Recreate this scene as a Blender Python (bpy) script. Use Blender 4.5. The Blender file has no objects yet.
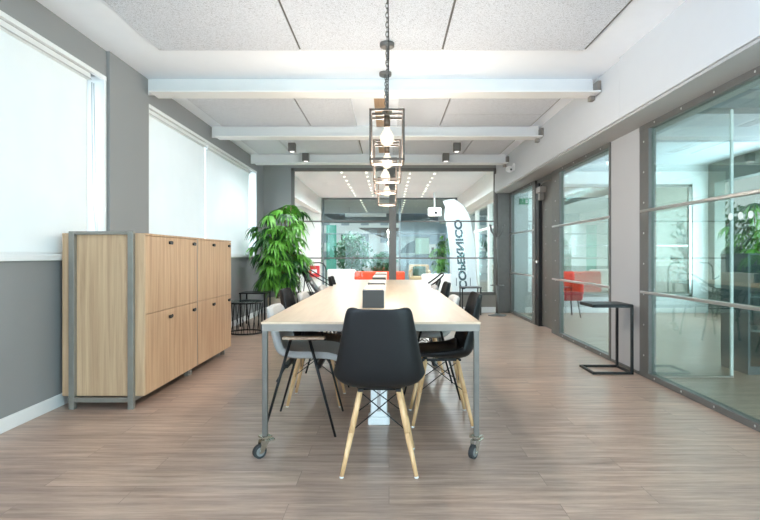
import bpy, bmesh, math, random
from mathutils import Vector, Matrix
random.seed(7)
PI = math.pi
scn = bpy.context.scene
C = scn.collection
VPX, VPY, FOC, CZ = 389.0, 255.0, 520.0, 1.12

# ------------------------------------------------------------------ materials
def lin(c):
    c /= 255.0
    return c/12.92 if c <= 0.04045 else ((c+0.055)/1.055)**2.4
def rgb(r, g, b): return (lin(r), lin(g), lin(b), 1)

def new_mat(name):
    m = bpy.data.materials.new(name); m.use_nodes = True
    nt = m.node_tree
    return m, nt, nt.nodes['Principled BSDF']

def plain(name, col, rough=0.5, metal=0.0, noise=0.06, scale=8.0, bump=0.0, bscale=200.0, spec=0.5, coat=0.0):
    m, nt, p = new_mat(name)
    tc = nt.nodes.new('ShaderNodeTexCoord')
    n = nt.nodes.new('ShaderNodeTexNoise'); n.inputs['Scale'].default_value = scale; n.inputs['Detail'].default_value = 4
    nt.links.new(tc.outputs['Object'], n.inputs['Vector'])
    mx = nt.nodes.new('ShaderNodeMix'); mx.data_type = 'RGBA'
    a = [max(0, v*(1-noise)) for v in col[:3]]+[1]; b = [min(1, v*(1+noise)) for v in col[:3]]+[1]
    mx.inputs[6].default_value = a; mx.inputs[7].default_value = b
    nt.links.new(n.outputs['Fac'], mx.inputs[0]); nt.links.new(mx.outputs[2], p.inputs['Base Color'])
    p.inputs['Roughness'].default_value = rough; p.inputs['Metallic'].default_value = metal
    p.inputs['Specular IOR Level'].default_value = spec
    p.inputs['Coat Weight'].default_value = coat
    if bump:
        n2 = nt.nodes.new('ShaderNodeTexNoise'); n2.inputs['Scale'].default_value = bscale
        nt.links.new(tc.outputs['Object'], n2.inputs['Vector'])
        bp = nt.nodes.new('ShaderNodeBump'); bp.inputs['Strength'].default_value = bump; bp.inputs['Distance'].default_value = 0.002
        nt.links.new(n2.outputs['Fac'], bp.inputs['Height']); nt.links.new(bp.outputs[0], p.inputs['Normal'])
    return m

def wood(name, dark, light, stretch=(14, 14, 0.8), rough=0.5, scale=1.0, contrast=(0.3, 0.7)):
    m, nt, p = new_mat(name)
    tc = nt.nodes.new('ShaderNodeTexCoord')
    mp = nt.nodes.new('ShaderNodeMapping'); mp.inputs['Scale'].default_value = stretch
    nt.links.new(tc.outputs['Object'], mp.inputs['Vector'])
    n = nt.nodes.new('ShaderNodeTexNoise'); n.inputs['Scale'].default_value = 2.2*scale; n.inputs['Detail'].default_value = 7
    n.inputs['Roughness'].default_value = 0.62; n.inputs['Distortion'].default_value = 0.6
    nt.links.new(mp.outputs[0], n.inputs['Vector'])
    r = nt.nodes.new('ShaderNodeValToRGB')
    r.color_ramp.elements[0].position = contrast[0]; r.color_ramp.elements[0].color = dark
    r.color_ramp.elements[1].position = contrast[1]; r.color_ramp.elements[1].color = light
    nt.links.new(n.outputs['Fac'], r.inputs[0]); nt.links.new(r.outputs[0], p.inputs['Base Color'])
    p.inputs['Roughness'].default_value = rough
    return m

def floor_mat():
    m, nt, p = new_mat('vinyl_plank_floor')
    tc = nt.nodes.new('ShaderNodeTexCoord')
    br = nt.nodes.new('ShaderNodeTexBrick')
    br.inputs['Color1'].default_value = (0, 0, 0, 1); br.inputs['Color2'].default_value = (1, 1, 1, 1)
    br.inputs['Mortar'].default_value = (0.5, 0.5, 0.5, 1)
    br.inputs['Scale'].default_value = 1.0; br.inputs['Mortar Size'].default_value = 0.0016
    br.inputs['Mortar Smooth'].default_value = 0.2
    br.inputs['Brick Width'].default_value = 1.22; br.inputs['Row Height'].default_value = 0.18
    br.offset = 0.37; br.inputs['Bias'].default_value = 0.0
    nt.links.new(tc.outputs['Object'], br.inputs['Vector'])
    mp = nt.nodes.new('ShaderNodeMapping'); mp.inputs['Scale'].default_value = (1.3, 16, 1)
    nt.links.new(tc.outputs['Object'], mp.inputs['Vector'])
    # shift the grain per plank
    add = nt.nodes.new('ShaderNodeVectorMath'); add.operation = 'ADD'
    sc = nt.nodes.new('ShaderNodeVectorMath'); sc.operation = 'SCALE'; sc.inputs['Scale'].default_value = 13.0
    nt.links.new(br.outputs['Color'], sc.inputs[0]); nt.links.new(mp.outputs[0], add.inputs[0]); nt.links.new(sc.outputs[0], add.inputs[1])
    n = nt.nodes.new('ShaderNodeTexNoise'); n.inputs['Scale'].default_value = 1.6; n.inputs['Detail'].default_value = 9; n.inputs['Roughness'].default_value = 0.68
    nt.links.new(add.outputs[0], n.inputs['Vector'])
    r = nt.nodes.new('ShaderNodeValToRGB')
    r.color_ramp.elements[0].position = 0.28; r.color_ramp.elements[0].color = FLOOR_D
    r.color_ramp.elements[1].position = 0.74; r.color_ramp.elements[1].color = FLOOR_L
    nt.links.new(n.outputs['Fac'], r.inputs[0])
    mx = nt.nodes.new('ShaderNodeMix'); mx.data_type = 'RGBA'; mx.blend_type = 'MULTIPLY'; mx.inputs[0].default_value = 1
    rb = nt.nodes.new('ShaderNodeValToRGB')
    rb.color_ramp.elements[0].color = (0.9, 0.9, 0.92, 1); rb.color_ramp.elements[1].color = (1, 1, 1, 1)
    nt.links.new(br.outputs['Color'], rb.inputs[0])
    nt.links.new(r.outputs[0], mx.inputs[6]); nt.links.new(rb.outputs[0], mx.inputs[7])
    mm = nt.nodes.new('ShaderNodeMix'); mm.data_type = 'RGBA'
    mfac = nt.nodes.new('ShaderNodeMath'); mfac.operation = 'MULTIPLY'; mfac.inputs[1].default_value = 0.45
    nt.links.new(br.outputs['Fac'], mfac.inputs[0]); nt.links.new(mfac.outputs[0], mm.inputs[0])
    nt.links.new(mx.outputs[2], mm.inputs[6]); mm.inputs[7].default_value = (0.08, 0.06, 0.05, 1)
    nt.links.new(mm.outputs[2], p.inputs['Base Color'])
    p.inputs['Roughness'].default_value = 0.31
    bp = nt.nodes.new('ShaderNodeBump'); bp.inputs['Strength'].default_value = 0.25; bp.inputs['Distance'].default_value = 0.001
    nt.links.new(n.outputs['Fac'], bp.inputs['Height']); nt.links.new(bp.outputs[0], p.inputs['Normal'])
    return m

def woodwool_mat():
    m, nt, p = new_mat('wood_wool_board')
    tc = nt.nodes.new('ShaderNodeTexCoord')
    n = nt.nodes.new('ShaderNodeTexNoise'); n.inputs['Scale'].default_value = 95; n.inputs['Detail'].default_value = 5
    n.inputs['Roughness'].default_value = 0.8; n.inputs['Distortion'].default_value = 1.5
    nt.links.new(tc.outputs['Object'], n.inputs['Vector'])
    r = nt.nodes.new('ShaderNodeValToRGB')
    e = r.color_ramp.elements
    e[0].position = 0.38; e[0].color = (0.24, 0.25, 0.27, 1)
    e[1].position = 0.49; e[1].color = (0.68, 0.71, 0.76, 1)
    nt.links.new(n.outputs['Fac'], r.inputs[0]); nt.links.new(r.outputs[0], p.inputs['Base Color'])
    p.inputs['Roughness'].default_value = 0.95
    bp = nt.nodes.new('ShaderNodeBump'); bp.inputs['Strength'].default_value = 0.5; bp.inputs['Distance'].default_value = 0.004
    nt.links.new(n.outputs['Fac'], bp.inputs['Height']); nt.links.new(bp.outputs[0], p.inputs['Normal'])
    return m

def glass_mat(name, tint, f0=0.05, gain=1.0):
    """thin clear pane: tinted see-through plus a mirror share that grows at grazing angles"""
    m = bpy.data.materials.new(name); m.use_nodes = True
    nt = m.node_tree; nt.nodes.clear()
    out = nt.nodes.new('ShaderNodeOutputMaterial'); mix = nt.nodes.new('ShaderNodeMixShader')
    tr = nt.nodes.new('ShaderNodeBsdfTransparent'); tr.inputs['Color'].default_value = tint
    gl = nt.nodes.new('ShaderNodeBsdfGlossy'); gl.inputs['Roughness'].default_value = 0.0; gl.inputs['Color'].default_value = (0.93, 1, 0.97, 1)
    lw = nt.nodes.new('ShaderNodeLayerWeight'); lw.inputs['Blend'].default_value = 0.5
    pw = nt.nodes.new('ShaderNodeMath'); pw.operation = 'POWER'; pw.inputs[1].default_value = 4.0
    ma = nt.nodes.new('ShaderNodeMath'); ma.operation = 'MULTIPLY_ADD'; ma.inputs[1].default_value = gain; ma.inputs[2].default_value = f0
    ma.use_clamp = True
    nt.links.new(lw.outputs['Facing'], pw.inputs[0]); nt.links.new(pw.outputs[0], ma.inputs[0])
    nt.links.new(ma.outputs[0], mix.inputs[0]); nt.links.new(tr.outputs[0], mix.inputs[1]); nt.links.new(gl.outputs[0], mix.inputs[2])
    nt.links.new(mix.outputs[0], out.inputs[0])
    return m

def emit_mat(name, col, s):
    m = bpy.data.materials.new(name); m.use_nodes = True
    nt = m.node_tree; nt.nodes.clear()
    out = nt.nodes.new('ShaderNodeOutputMaterial'); e = nt.nodes.new('ShaderNodeEmission')
    e.inputs[0].default_value = col; e.inputs[1].default_value = s
    nt.links.new(e.outputs[0], out.inputs[0]); return m

def fabric_blind():
    m = bpy.data.materials.new('roller_blind_fabric'); m.use_nodes = True
    nt = m.node_tree; nt.nodes.clear()
    out = nt.nodes.new('ShaderNodeOutputMaterial')
    tc = nt.nodes.new('ShaderNodeTexCoord')
    w = nt.nodes.new('ShaderNodeTexNoise'); w.inputs['Scale'].default_value = 3
    nt.links.new(tc.outputs['Object'], w.inputs['Vector'])
    r = nt.nodes.new('ShaderNodeValToRGB'); r.color_ramp.elements[0].color = (0.84, 0.86, 0.85, 1); r.color_ramp.elements[1].color = (0.92, 0.93, 0.92, 1)
    nt.links.new(w.outputs['Fac'], r.inputs[0])
    d = nt.nodes.new('ShaderNodeBsdfDiffuse'); t = nt.nodes.new('ShaderNodeBsdfTranslucent'); tr = nt.nodes.new('ShaderNodeBsdfTransparent')
    nt.links.new(r.outputs[0], d.inputs[0]); nt.links.new(r.outputs[0], t.inputs[0])
    m1 = nt.nodes.new('ShaderNodeMixShader'); m1.inputs[0].default_value = 0.17
    nt.links.new(d.outputs[0], m1.inputs[1]); nt.links.new(t.outputs[0], m1.inputs[2])
    m2 = nt.nodes.new('ShaderNodeMixShader'); m2.inputs[0].default_value = 0.03
    nt.links.new(m1.outputs[0], m2.inputs[1]); nt.links.new(tr.outputs[0], m2.inputs[2])
    nt.links.new(m2.outputs[0], out.inputs[0]); return m

FLOOR_D = rgb(136, 112, 97); FLOOR_L = rgb(206, 178, 158)
M = {}
M['floor'] = floor_mat()
M['woodwool'] = woodwool_mat()
M['white_ceiling'] = plain('white_ceiling_paint', rgb(236, 241, 247), 0.7, noise=0.02)
M['white_paint'] = plain('white_paint', rgb(228, 228, 226), 0.5, noise=0.02)
M['bulkhead'] = plain('pale_bulkhead_paint', rgb(192, 194, 196), 0.6, noise=0.02)
M['grey_wall'] = plain('mid_grey_wall_paint', rgb(140, 140, 139), 0.6, noise=0.03, scale=2)
M['grey_wall_light'] = plain('light_grey_wall_paint', rgb(176, 174, 173), 0.6, noise=0.03, scale=2)
M['taupe'] = plain('taupe_low_wall_paint', rgb(140, 136, 128), 0.6)
M['steel'] = plain('raw_steel', rgb(108, 104, 98), 0.42, 0.35, noise=0.14, scale=18)
M['steel_dark'] = plain('dark_steel_frame', rgb(104, 102, 98), 0.45, 0.3, noise=0.12, scale=14)
M['steel_light'] = plain('brushed_steel_bar', rgb(190, 188, 184), 0.3, 0.9, noise=0.06)
M['cab_steel'] = plain('cabinet_steel_frame', rgb(140, 136, 128), 0.35, 0.45, noise=0.15, scale=12)
M['galv'] = plain('galvanised_table_apron', rgb(134, 127, 119), 0.5, 0.15, noise=0.22, scale=9)
M['soffit'] = plain('grey_soffit', rgb(168, 167, 165), 0.6)
M['chrome'] = plain('zinc_plate', rgb(205, 200, 188), 0.25, 1.0)
M['black_metal'] = plain('black_metal', rgb(26, 26, 27), 0.45, 0.2)
M['bronze'] = plain('dark_bronze_wire', rgb(84, 74, 66), 0.45, 0.6)
M['black_shell'] = plain('black_plastic_shell', rgb(25, 25, 26), 0.45, spec=.3, noise=0.05, bump=0.15, bscale=600)
M['black_cushion'] = plain('black_leatherette', rgb(20, 20, 21), 0.28)
M['grey_fabric'] = plain('pale_grey_fabric', rgb(176, 175, 172), 0.95, noise=0.14, scale=120, bump=0.6, bscale=400)
M['rubber'] = plain('dark_rubber', rgb(48, 48, 48), 0.7)
M['rubber_grey'] = plain('grey_wheel', rgb(120, 120, 118), 0.5)
M['oak'] = wood('light_oak_veneer', rgb(170, 132, 100), rgb(206, 170, 134), (16, 16, 0.6))
M['oak_end'] = wood('light_oak_end_veneer', rgb(168, 134, 102), rgb(204, 172, 136), (14, 14, 0.5))
M['beech'] = wood('beech_dowel', rgb(198, 152, 104), rgb(228, 188, 142), (20, 20, 1.5), 0.45)
M['arm_wood'] = wood('pale_armrest_wood', rgb(196, 168, 140), rgb(222, 198, 172), (2, 20, 20), 0.5)
M['table_wood'] = wood('pale_birch_tabletop', rgb(192, 166, 138), rgb(214, 190, 162), (12, 0.8, 12), 0.32, contrast=(0.2, 0.8))
M['table_edge'] = wood('birch_edge', rgb(206, 172, 134), rgb(226, 196, 160), (0.8, 12, 12), 0.4)
M['ceil_wood'] = wood('brown_ceiling_board', rgb(156, 128, 100), rgb(184, 154, 124), (12, 0.8, 12), 0.6)
M['box_black'] = plain('dark_planter_box', rgb(52, 53, 52), 0.55)
M['box_cream'] = plain('cream_lid', rgb(222, 210, 194), 0.5)
M['white_plastic'] = plain('white_plastic', rgb(232, 233, 232), 0.35, noise=0.02)
M['pot'] = plain('cream_plant_pot', rgb(236, 222, 202), 0.7)
M['soil'] = plain('dark_soil', rgb(52, 40, 30), 0.95, noise=0.4, scale=60)
M['leaf'] = plain('green_leaf', rgb(104, 170, 62), 0.4, noise=0.55, scale=7)
M['leaf_dark'] = plain('dark_green_leaf', rgb(44, 92, 40), 0.5, noise=0.4, scale=6)
M['tree_leaf'] = plain('tree_leaf', rgb(34, 98, 50), 0.6, noise=0.6, scale=3)
M['bark'] = plain('brown_stem', rgb(124, 100, 74), 0.8, noise=0.3, scale=30)
M['glass'] = glass_mat('clear_pane', (0.95, 0.985, 0.97, 1), 0.022, 0.5)
M['glass_green'] = glass_mat('green_tinted_pane', (0.80, 0.88, 0.84, 1), 0.07, 0.85)
M['glass_dimmed'] = glass_mat('shade_tinted_green_pane', (0.74, 0.83, 0.78, 1), 0.085, 1.15)  # dimness of the side room put into the tint of the near pane
M['glass_teal'] = glass_mat('teal_pane', (0.45, 0.86, 0.76, 1), 0.05, 0.5)
M['glass_top'] = glass_mat('table_glass', (0.7, 0.76, 0.76, 1), 0.12, 0.7)
M['blind'] = fabric_blind()
M['bulb'] = emit_mat('warm_bulb_glow', (1.0, 0.84, 0.62, 1), .85)
M['down'] = emit_mat('downlight_glow', (1.0, 0.93, 0.82, 1), 4)
M['spot_lens'] = emit_mat('spot_lens_glow', (1.0, 0.95, 0.88, 1), 1.2)
M['socket_brass'] = plain('brown_lamp_socket', rgb(96, 80, 66), 0.4, 0.6)
M['blue_wall'] = plain('pale_blue_wall_paint', rgb(160, 180, 196), 0.7)
M['lobby_grey'] = plain('slate_ceiling_paint', rgb(150, 160, 162), 0.7)
M['slate'] = plain('dark_slate_fascia', rgb(92, 104, 108), 0.6)
M['red'] = plain('red_enamel', rgb(198, 40, 48), 0.4)
M['orange'] = plain('orange_red_upholstery', rgb(214, 76, 44), 0.8)
M['orange_ball'] = plain('orange_plastic', rgb(240, 150, 70), 0.5)
M['white_up'] = plain('white_upholstery', rgb(222, 222, 220), 0.85)
M['cushion_green'] = plain('deep_green_cushion', rgb(66, 92, 80), 0.9)
M['rattan'] = plain('tan_rattan', rgb(206, 170, 136), 0.8, noise=0.25, scale=90)
M['flag'] = plain('pale_flag_cloth', rgb(214, 222, 228), 0.9, noise=0.02)
M['flag_ink'] = plain('slate_lettering', rgb(58, 80, 90), 0.8)
M['tv'] = plain('dark_screen', rgb(30, 52, 58), 0.6)
M['blind_grey'] = plain('pale_screen_grey', rgb(150, 166, 170), .5)
M['tv_pale'] = plain('pale_green_panel', rgb(186, 214, 200), 0.4)
M['facade'] = plain('white_facade', rgb(232, 232, 228), 0.8, noise=0.03)
M['facade_win'] = plain('facade_window_grey', rgb(150, 160, 165), 0.4)
M['ground'] = plain('pale_paving', rgb(176, 174, 168), 0.9)
M['tan'] = plain('brown_canopy', rgb(98, 86, 76), 0.8)
M['exit_green'] = plain('green_sign', rgb(40, 160, 110), 0.5)
M['dot'] = plain('frosted_dot', rgb(214, 226, 220), 0.8)
M['dark_room'] = plain('olive_grey_wall', rgb(120, 126, 118), 0.7)
M['rivet'] = plain('rivet_head', rgb(200, 200, 196), 0.35, 0.7)

# ------------------------------------------------------------------ mesh builder
class MB:
    def __init__(s): s.bm = bmesh.new(); s.mi = 0
    def _new(s, faces):
        for f in faces: f.material_index = s.mi
    def box(s, x0, x1, y0, y1, z0, z1, bev=0.0, seg=2):
        r = bmesh.ops.create_cube(s.bm, size=1.0)
        vs = r['verts']
        for v in vs:
            v.co = Vector(((x0+x1)/2+v.co.x*(x1-x0), (y0+y1)/2+v.co.y*(y1-y0), (z0+z1)/2+v.co.z*(z1-z0)))
        fs = set(f for v in vs for f in v.link_faces); s._new(fs)
        if bev:
            es = list(set(e for v in vs for e in v.link_edges))
            rb = bmesh.ops.bevel(s.bm, geom=es, offset=bev, segments=seg, affect='EDGES', profile=0.5)
            s._new(rb['faces'])
        return s
    def cone(s, p0, p1, r0, r1=None, seg=16, caps=True):
        p0 = Vector(p0); p1 = Vector(p1); r1 = r0 if r1 is None else r1
        d = p1-p0; L = d.length
        if L < 1e-6: return s
        q = Vector((0, 0, 1)).rotation_difference(d.normalized()).to_matrix().to_4x4()
        m = Matrix.Translation((p0+p1)/2) @ q
        r = bmesh.ops.create_cone(s.bm, cap_ends=caps, segments=seg, radius1=r0, radius2=r1, depth=L, matrix=m)
        fs = set(f for v in r['verts'] for f in v.link_faces); s._new(fs)
        for f in fs:
            if len(f.verts) == 4: f.smooth = True
        return s
    def sph(s, c, r, u=16, v=10, sc=(1, 1, 1)):
        m = Matrix.Translation(c) @ Matrix.Diagonal((sc[0], sc[1], sc[2], 1))
        rr = bmesh.ops.create_uvsphere(s.bm, u_segments=u, v_segments=v, radius=r, matrix=m)
        fs = set(f for w in rr['verts'] for f in w.link_faces); s._new(fs)
        for f in fs: f.smooth = True
        return s
    def tube(s, pts, r, seg=8, closed=False):
        pts = [Vector(p) for p in pts]; n = len(pts); rings = []
        up = None
        for i, p in enumerate(pts):
            a = pts[i-1] if (i > 0 or closed) else pts[i]
            b = pts[(i+1) % n] if (i < n-1 or closed) else pts[i]
            t = (b-a).normalized()
            if up is None:
                up = t.orthogonal().normalized()
            else:
                up = (up - t*up.dot(t))
                up = up.normalized() if up.length > 1e-5 else t.orthogonal().normalized()
            w = t.cross(up)
            rr = r[i] if isinstance(r, (list, tuple)) else r
            rings.append([s.bm.verts.new(p+(up*math.cos(k*2*PI/seg)+w*math.sin(k*2*PI/seg))*rr) for k in range(seg)])
        m = n if closed else n-1
        for i in range(m):
            A = rings[i]; B = rings[(i+1) % n]
            for k in range(seg):
                f = s.bm.faces.new((A[k], A[(k+1) % seg], B[(k+1) % seg], B[k])); f.smooth = True; f.material_index = s.mi
        if not closed:
            for R in (rings[0][::-1], rings[-1]):
                f = s.bm.faces.new(R); f.material_index = s.mi
        return s
    def bar(s, p0, p1, w, h=None):
        """rectangular bar between two points"""
        h = h or w
        p0 = Vector(p0); p1 = Vector(p1); d = (p1-p0)
        q = d.to_track_quat('Z', 'Y').to_matrix().to_4x4()
        m = Matrix.Translation((p0+p1)/2) @ q @ Matrix.Diagonal((w, h, d.length, 1))
        r = bmesh.ops.create_cube(s.bm, size=1.0, matrix=m)
        s._new(set(f for v in r['verts'] for f in v.link_faces)); return s
    def lathe(s, prof, c=(0, 0, 0), seg=28, cap=True):
        c = Vector(c); rings = []
        for r, z in prof:
            rings.append([s.bm.verts.new(c+Vector((r*math.cos(k*2*PI/seg), r*math.sin(k*2*PI/seg), z))) for k in range(seg)])
        for A, B in zip(rings, rings[1:]):
            for k in range(seg):
                f = s.bm.faces.new((A[k], A[(k+1) % seg], B[(k+1) % seg], B[k])); f.smooth = True; f.material_index = s.mi
        if cap:
            for R in (rings[0][::-1], rings[-1]):
                f = s.bm.faces.new(R); f.material_index = s.mi
        return s
    def quad(s, a, b, c, d, smooth=False):
        f = s.bm.faces.new([s.bm.verts.new(Vector(p)) for p in (a, b, c, d)]); f.material_index = s.mi; f.smooth = smooth
        return s
    def prism(s, poly, y0, y1):
        """outline in (x, z), extruded along y"""
        A = [s.bm.verts.new((x, y0, z)) for x, z in poly]; B = [s.bm.verts.new((x, y1, z)) for x, z in poly]
        n = len(poly)
        fs = [s.bm.faces.new(A), s.bm.faces.new(B[::-1])]
        for i in range(n): fs.append(s.bm.faces.new((A[i], B[i], B[(i+1) % n], A[(i+1) % n])))
        s._new(fs); return s
    def build(s, name, mat, parent=None, loc=None, label=None):
        me = bpy.data.meshes.new(name)
        bmesh.ops.recalc_face_normals(s.bm, faces=s.bm.faces)
        if loc is not None: bmesh.ops.translate(s.bm, verts=s.bm.verts, vec=-Vector(loc))
        s.bm.to_mesh(me); s.bm.free()
        for m in (mat if isinstance(mat, (list, tuple)) else [mat]): me.materials.append(M[m])
        o = bpy.data.objects.new(name, me); C.objects.link(o)
        if loc is not None: o.location = loc
        if parent: o.parent = parent
        if label: o['label'] = label
        return o

def tag(o, label, cat, group=None, kind=None):
    o['label'] = label; o['category'] = cat
    if group: o['group'] = group
    if kind: o['kind'] = kind
    return o
def thing(name, loc, label, cat, group=None, rz=0):
    o = bpy.data.objects.new(name, None); C.objects.link(o); o.location = loc; o.rotation_euler = (0, 0, rz)
    o.empty_display_size = 0.1
    return tag(o, label, cat, group)
def struct(o): o['kind'] = 'structure'; return o
def sroot(name, loc=(0, 0, 0)):
    o = bpy.data.objects.new(name, None); C.objects.link(o); o.location = loc; o['kind'] = 'structure'; return o
def copy_tree(o, parent=None):
    c = o.copy(); C.objects.link(c)
    if parent: c.parent = parent
    for ch in list(o.children): copy_tree(ch, c)
    return c
def place(o, loc, rz, label, group=None):
    o.location = loc; o.rotation_euler = (0, 0, rz); o['label'] = label
    if group: o['group'] = group
    return o

# ------------------------------------------------------------------ room shell
XL, XR, YB, ZC = -2.44, 2.35, 10.1, 2.88
YR = -3.2            # wall behind the camera
b = MB(); b.box(-3.6, 6.4, YR-.2, 23.3, -0.12, 0); struct(b.build('floor', 'floor'))

ceil = MB().box(-2.75, 6.4, YR-.2, 16.0, ZC, ZC+.2).build('ceiling', 'white_ceiling'); struct(ceil)
def panel_row(y0, y1, xs, t=0.03):
    for a, c in zip(xs, xs[1:]):
        if a is None or c is None: continue
        MB().box(a+.009, c-.009, y0, y1, ZC-t, ZC+.002).build('acoustic_panel', 'woodwool', ceil)
panel_row(YR+.3, 1.0, [-1.95, -.75, .45, 1.65]); panel_row(1.3, 3.15-.0, [-1.95, -.75, .45, 1.65]); panel_row(3.165, 4.40, [-1.95, -.75, .45, 1.65])
panel_row(5.45, 7.0, [-2.25, -1.05, -.42]); 
panel_row(5.45, 7.0, [.10, .68])
panel_row(5.45, 6.395, [.68, 1.9]); panel_row(6.41, 7.0, [.68, 1.9])
panel_row(7.45, 8.95, [-2.25, -1.66, -.46]); panel_row(7.45, 8.95, [.05, 1.26, 1.9])
m = MB()
for x_, a, c in ((-.75, 1.3, 4.4), (.45, 1.3, 4.4), (1.655, 1.3, 4.4), (-1.05, 5.45, 7.0), (.68, 5.45, 7.0), (1.905, 5.45, 7.0), (-1.66, 7.45, 8.95), (-.455, 7.45, 8.95), (1.26, 7.45, 8.95), (1.905, 7.45, 8.95)):
    m.box(x_-(.010 if a < 2 else .006), x_+(.010 if a < 2 else .006), a, c, ZC-.020, ZC+.001)
m.box(.69, 1.895, 6.396, 6.409, ZC-.027, ZC+.001)
m.build('joint_shade_strips', 'steel_dark', ceil)  # dark strips stand in for the shadow in gaps and edges of the panels
MB().box(-.17, -.02, 5.30, 8.9, ZC-.012, ZC+.002).build('brown_board', 'ceil_wood', ceil)

for i, y in enumerate((0.62, 2.72, 5.05, 6.95, 8.95)):
    w = .22
    m = MB(); m.box(-2.335, 2.06, y, y+w, 2.705, 2.722, .003); m.box(XL+.02, 2.04, y+w-.07, y+w-.052, 2.72, ZC)
    o = struct(m.build('trim_%d' % (i+1), 'white_paint'))
    k = MB(); k.box(2.041, 2.078, y+.04, y+w-.02, 2.7225, 2.83, .004); k.box(2.0, 2.049, y+w-.10, y+w-.03, 2.66, 2.7045, .003)
    k.build('end_bracket', 'galv', o)

# left wall with window openings
def wall_x(name, x0, x1, y0, y1, holes, mat, z1=ZC):
    """wall running along Y, with rectangular holes (ya, yb, za, zb)"""
    m = MB(); y = y0
    for ya, yb, za, zb in sorted(holes):
        if ya > y: m.box(x0, x1, y, ya, 0, z1)
        m.box(x0, x1, ya, yb, 0, za); 
        if zb < z1: m.box(x0, x1, ya, yb, zb, z1)
        y = yb
    if y < y1: m.box(x0, x1, y, y1, 0, z1)
    return struct(m.build(name, mat))
W1 = (1.0, 4.47, 1.08, 2.645); W2 = (5.24, 9.54, 1.08, 2.645); W0 = (-2.9, .4, 1.08, 2.645)
wall_x('wall_left', XL-.3, XL, YR, YB, [W0, W1, W2], 'grey_wall')
struct(MB().box(XL-.001, XL+.03, 4.49, 5.22, 0, ZC, .003).build('trim_6', 'grey_wall'))   # shallow pier between windows
struct(MB().box(XL, XL+.014, YR, 4.49, 0, .092, .004).build('baseboard_left', 'white_paint'))
struct(MB().box(XL, XL+.014, 5.22, YB, 0, .092, .004).build('baseboard_left_far', 'white_paint'))

def left_window(n, W, splits):
    ya, yb, za, zb = W
    r = sroot('window_%d' % n, (XL, ya, za))
    def L(m, nm, mt): 
        o = m.build(nm, mt, None, (XL, ya, za)); o.location = (0, 0, 0); o.parent = r; return o
    m = MB()
    for (y0, y1) in ((ya, ya+.06), (yb-.06, yb)): m.box(XL-.22, XL-.15, y0, y1, za, zb, .004)
    m.box(XL-.22, XL-.15, ya, yb, zb-.06, zb, .004); m.box(XL-.22, XL-.15, ya, yb, za, za+.06, .004)
    n_ = max(2, int((yb-ya)/1.2))
    for i in range(1, n_): yy = ya+(yb-ya)*i/n_; m.box(XL-.21, XL-.16, yy-.025, yy+.025, za+.05, zb-.05, .003)
    L(m, 'window_frame', 'white_paint')
    m = MB(); m.box(XL-.14, XL+.012, yb-.03, yb-.0005, za, zb, .003); m.box(XL-.14, XL+.012, ya+.0005, ya+.03, za, zb, .003)
    m.box(XL-.02, XL+.014, ya-.0, yb+.0, zb-.028, zb+.006, .003)
    L(m, 'window_casing', 'white_paint')
    L(MB().box(XL-.188, XL-.182, ya+.05, yb-.05, za+.05, zb-.05), 'pane', 'glass')
    L(MB().box(XL-.25, XL+.035, ya-.02, yb+.01, za-.0, za+.042, .005), 'window_sill', 'white_paint')
    for k, (y0, y1) in enumerate(splits):
        m = MB(); m.box(XL-.045, XL-.042, y0, y1, za+.06, zb-.075)
        m.mi = 1; m.box(XL-.05, XL-.037, y0, y1, za+.045, za+.062, .003)
        m.box(XL-.10, XL-.012, y0-.01, y1+.01, zb-.085, zb-.03, .008)
        m.mi = 2; m.box(XL-.012, XL-.008, y0-.01, y1+.01, zb-.083, zb-.075)
        o = m.build('roller_blind', ['blind', 'white_paint', 'steel_light'], None, (XL-.04, (y0+y1)/2, za+.06))
        tag(o, BL[(n, k)], 'blind', 'roller blinds in the left windows')
BL = {(1, 0): 'large white roller blind in the nearest left window, in front of the grey pier',
      (2, 0): 'white roller blind just past the grey pier, nearer one of the far window pair', (2, 1): 'white roller blind at the far end of left wall beside the tall plant'}
left_window(1, W1, [(1.05, 4.27)])
left_window(2, W2, [(5.27, 6.99), (7.05, 9.20)])
left_window(3, W0, [])
m = MB(); m.tube([(XL-.035, 4.36, 2.56), (XL-.03, 4.37, 1.9), (XL-.03, 4.40, 1.35), (XL-.02, 4.43, 1.15)], .0035, 5)
m.tube([(XL-.035, 4.33, 2.56), (XL-.03, 4.33, 1.6), (XL-.03, 4.41, 1.2), (XL-.02, 4.43, 1.15)], .0035, 5)
tag(m.build('blind_cord', 'steel_light', None, (XL-.03, 4.36, 1.15)), 'thin blind pull cord hanging beside the nearest left window blind', 'cord')

# unseen wall behind the viewer: glazed bays put in to let light through
m = MB()
for x0, x1 in ((XL, -2.0), (-.55, -.35), (1.15, 1.35), (2.2, 2.9), (6.0, 6.2)): m.box(x0, x1, YR-.2, YR, 0, ZC)
m.box(XL, 6.2, YR-.2, YR, 2.7, ZC); m.box(XL, 6.2, YR-.2, YR, 0, .12)
struct(m.build('wall_rear', 'grey_wall_light'))
m = MB()
for x0, x1 in ((-2.0, -.55), (-.35, 1.15), (1.35, 2.2), (2.9, 6.0)): m.box(x0, x1, YR-.11, YR-.10, .12, 2.7)
struct(m.build('window_4', 'glass'))

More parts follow.
